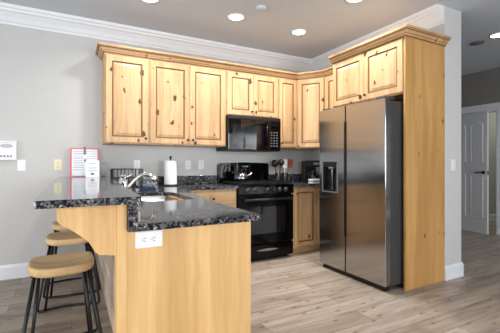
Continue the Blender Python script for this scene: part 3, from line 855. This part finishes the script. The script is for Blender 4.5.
# ------------------------------------------------------------------ refrigerator
def fridge():
    xf = 2.496; y1 = 3.012; y0 = 2.100; W = y1-y0
    t = thing('refrigerator', 'stainless side-by-side refrigerator with a water dispenser', 'refrigerator', (xf, y1, 0), -PI/2)
    # local x: towards the viewer's right, local y: into the cabinet
    b = MB().box(.004, .075, .05, W-.004, .72, 1.745, .004).build('body', M['fridgeside'], t)
    m = MB(); m.box(.03, .03, .0, W-.03, .09, .0495); m.build('base_grille', M['blackmatte'], t)
    for x in (.06, W-.06):
        MB().lathe([(.022, 0), (.022, .02), (.014, .03), (.014, .05)], (x, .045, 0), 14).build('foot', M['blackmatte'], t)
    split = y1-2.603
    # right door with rounded vertical edges
    z0, z1 = .052, 1.765
    d = MB().box(split+.007, 0, z0, W, .068, z1, .004, 2).build('fridge_door', M['steel'], t)
    # freezer door with a hole for the dispenser
    hx0, hx1, hz0, hz1 = y1-2.952, y1-2.726, .868, 1.190
    m = MB(); X1 = split-.007
    m.box(0, 0, z0, hx0, .068, z1); m.box(hx1, 0, z0, X1, .068, z1); m.box(hx0, 0, z0, hx1, .068, hz0); m.box(hx0, 0, hz1, hx1, .068, z1)
    bmesh.ops.remove_doubles(m.bm, verts=m.bm.verts[:], dist=1e-5)
    f = m.build('freezer_door', M['steel'], t)
    m = MB(); m.mat('blackmatte')
    m.box(hx0+.001, .055, hz0+.001, hx1-.001, .066, hz1-.001); m.box(hx0+.001, .0, hz0+.001, hx0+.014, .055, hz1-.001); m.box(hx1-.014, .0, hz0+.001, hx1-.001, .055, hz1-.001)
    m.box(hx0+.014, .0, hz1-.055, hx1-.014, .055, hz1-.001); m.box(hx0+.014, 0, hz0+.001, hx1-.014, .055, hz0+.018)
    q = m.build('water_dispenser', None, f); q['label'] = 'dark recessed ice and water dispenser'
    m = MB()
    a = .012
    m.box(hx0-a, -.006, hz0-a, hx0, .0, hz1+.004); m.box(hx1, -.006, hz0-a, hx1+a, 0, hz1+.004); m.box(hx0, -.006, hz0-a, hx1, 0, hz0)
    m.build('dispenser_frame', M['grey'], q)
    cx = (hx0+hx1)/2
    m = MB(); m.box(cx-.012, .028, hz0+.02, cx+.012, .045, hz1-.07, .004); m.build('paddle', M['chrome'], q)
    m = MB(); m.lathe([(.022, -.012), (.034, .0), (.034, .012)], (cx, .028, hz1-.070), 14); m.build('nozzle', M['grey'], q)
    # recessed handle channel between the doors
    box('handle_channel', 'blackmatte', t, split-.0065, .012, z0, split+.0065, .07, z1)
    for x0, x1, par in ((split-.018, split-.0072, f), (split+.0072, split+.018, d)):
        box('handle_edge', 'blackmatte', par, x0, -.003, .42, x1, .001, 1.60)
    # hinge covers on top
    for x in (.03, W-.13):
        MB().box(x, .02, 1.766, x+.10, .16, 1.786, .004).build('hinge_cover', M['fridgeside'], t)
fridge()

# ------------------------------------------------------------------ bar stools
def stool():
    t = thing('bar_stool', 'x', 'bar stool')
    H = .565
    # dished saddle seat with rounded corners
    m = MB(); hw, hd, n, nr = .178, .182, 40, 7
    def sup(a, e=3.4):
        c, s_ = math.cos(a), math.sin(a)
        return (math.copysign(abs(c)**(2/e), c), math.copysign(abs(s_)**(2/e), s_))
    rows = []
    for (f, z) in ((.90, -.054), (.97, -.048), (1.0, -.036), (1.0, -.010), (.985, -.002), (.94, .0), (.84, -.004), (.65, -.012), (.4, -.016), (.2, -.017)):
        rows.append([m.bm.verts.new((hw*f*sup(2*PI*k/n)[0], hd*f*sup(2*PI*k/n)[1], H+z+.010*(abs(sup(2*PI*k/n)[0])**3)*f)) for k in range(n)])
    for A_, B_ in zip(rows, rows[1:]):
        for k in range(n): m.face([A_[k], A_[(k+1) % n], B_[(k+1) % n], B_[k]]).smooth = True
    m.face(list(reversed(rows[0]))); m.face(rows[-1])
    m.build('seat', M['seatwood'], t)
    r = .0105; zt = H-.050
    for sy in (-1, 1):
        yt, yb = sy*.105, sy*.150
        for sx in (-1, 1):
            xt, xb = sx*.140, sx*.222
            m = MB(); m.tube([(xt, yt, zt), (xt+(xb-xt)*.95, yt+(yb-yt)*.95, .05), (xb-sx*.003, yb, .02), (xb-sx*.02, yb, r)], r, 8)
            m.tube([(xt-sx*.022, yt, zt), (xb-sx*.055, yb, .012)], r*.9, 8)
            m.build('leg', M['blackmetal'], t)
        m = MB(); pts = []
        for k in range(13):
            u = -1+k/6; pts.append((.207*u, yb-sy*.0-sy*.03*(1-u*u), r+.004*(1-u*u)))
        m.tube(pts, r, 8); m.build('floor_bar', M['blackmetal'], t)
        m = MB(); m.box(-.16, yt-.012, zt-.002, .16, yt+.012, zt+.003); m.build('mounting_strip', M['blackmetal'], t)
    return t
s0 = stool()
for i, (x, y, a, lab) in enumerate([(-.054, 2.40, .04, 'nearest bar stool, large in front, light wooden seat on black metal legs'),
                                   (-.006, 3.22, -.08, 'middle bar stool, its wooden seat showing just above the nearest one'),
                                   (.0, 3.92, 0, 'farthest bar stool, mostly hidden, by the back wall')]):
    o = s0 if i == 0 else copy_tree(s0)
    o.location = (x, y, 0); o.rotation_euler = (0, 0, a); o['label'] = lab; o['group'] = 'bar stools along the peninsula'

# ------------------------------------------------------------------ ceiling fittings
def can(x, y, label, power, group='recessed ceiling lights'):
    t = thing('recessed_light', label, 'ceiling light', (x, y, CEIL), 0, group)
    m = MB(); rings = []
    for r, z in ((.096, 0), (.098, -.004), (.080, -.009), (.074, -.004)):
        rings.append([m.bm.verts.new((r*math.cos(2*PI*k/28), r*math.sin(2*PI*k/28), z)) for k in range(28)])
    for A_, B_ in zip(rings, rings[1:]):
        for k in range(28): m.face([A_[k], A_[(k+1) % 28], B_[(k+1) % 28], B_[k]]).smooth = True
    m.build('trim_ring', M['white'], t)
    MB().lathe([(.075, -.0045), (.075, -.001)], (0, 0, 0), 28).build('lens', M['lamp'], t)
    d = bpy.data.lights.new('lamp', 'AREA'); d.shape = 'DISK'; d.size = .14; d.energy = power; d.color = (1, .98, .95); d.spread = 2.6
    l = bpy.data.objects.new('lamp', d); C.objects.link(l); l.location = (0, 0, -.014); l.parent = t
can_labels = ['round recessed ceiling light left of centre, beside the smoke detector', 'round recessed ceiling light farthest back, above the corner cabinet',
              'recessed ceiling light cut by the top edge, above the refrigerator', 'recessed ceiling light cut by the top edge at upper left',
              'recessed ceiling light over the hallway at the right edge', 'recessed ceiling light out of view over the peninsula', 'recessed ceiling light out of view left of the stools']
for (x, y), lab in list(zip(CAN_SPOTS, can_labels))[:5]:
    can(x, y, lab, CAN_POWER if x < 4 else 3)
MB0 = MB().lathe([(.052, 0), (.054, -.012), (.048, -.026), (.030, -.030), (.004, -.030)], (0, 0, 0), 24)
tag(MB0.build('smoke_detector', M['ceil'], None, (1.686, 2.942, CEIL)), 'small round detector on the kitchen ceiling between the lights', 'detector')
can(6.85, 3.6, 'unseen light added to brighten the small room behind the hallway door', 5)  # unseen lamp, added so the gap beside the ajar door looks lit
def vent():
    t = thing('ceiling_speaker', 'round dark ceiling grille in the hallway', 'ceiling grille', (4.683, 2.489, CEIL))
    MB().lathe([(.085, 0), (.085, -.006), (.072, -.010)], (0, 0, 0), 28).build('rim', M['grey'], t)
    MB().lathe([(.071, -.006), (.071, -.011), (.004, -.013)], (0, 0, 0), 28).build('grille', M['grey'], t)
vent()
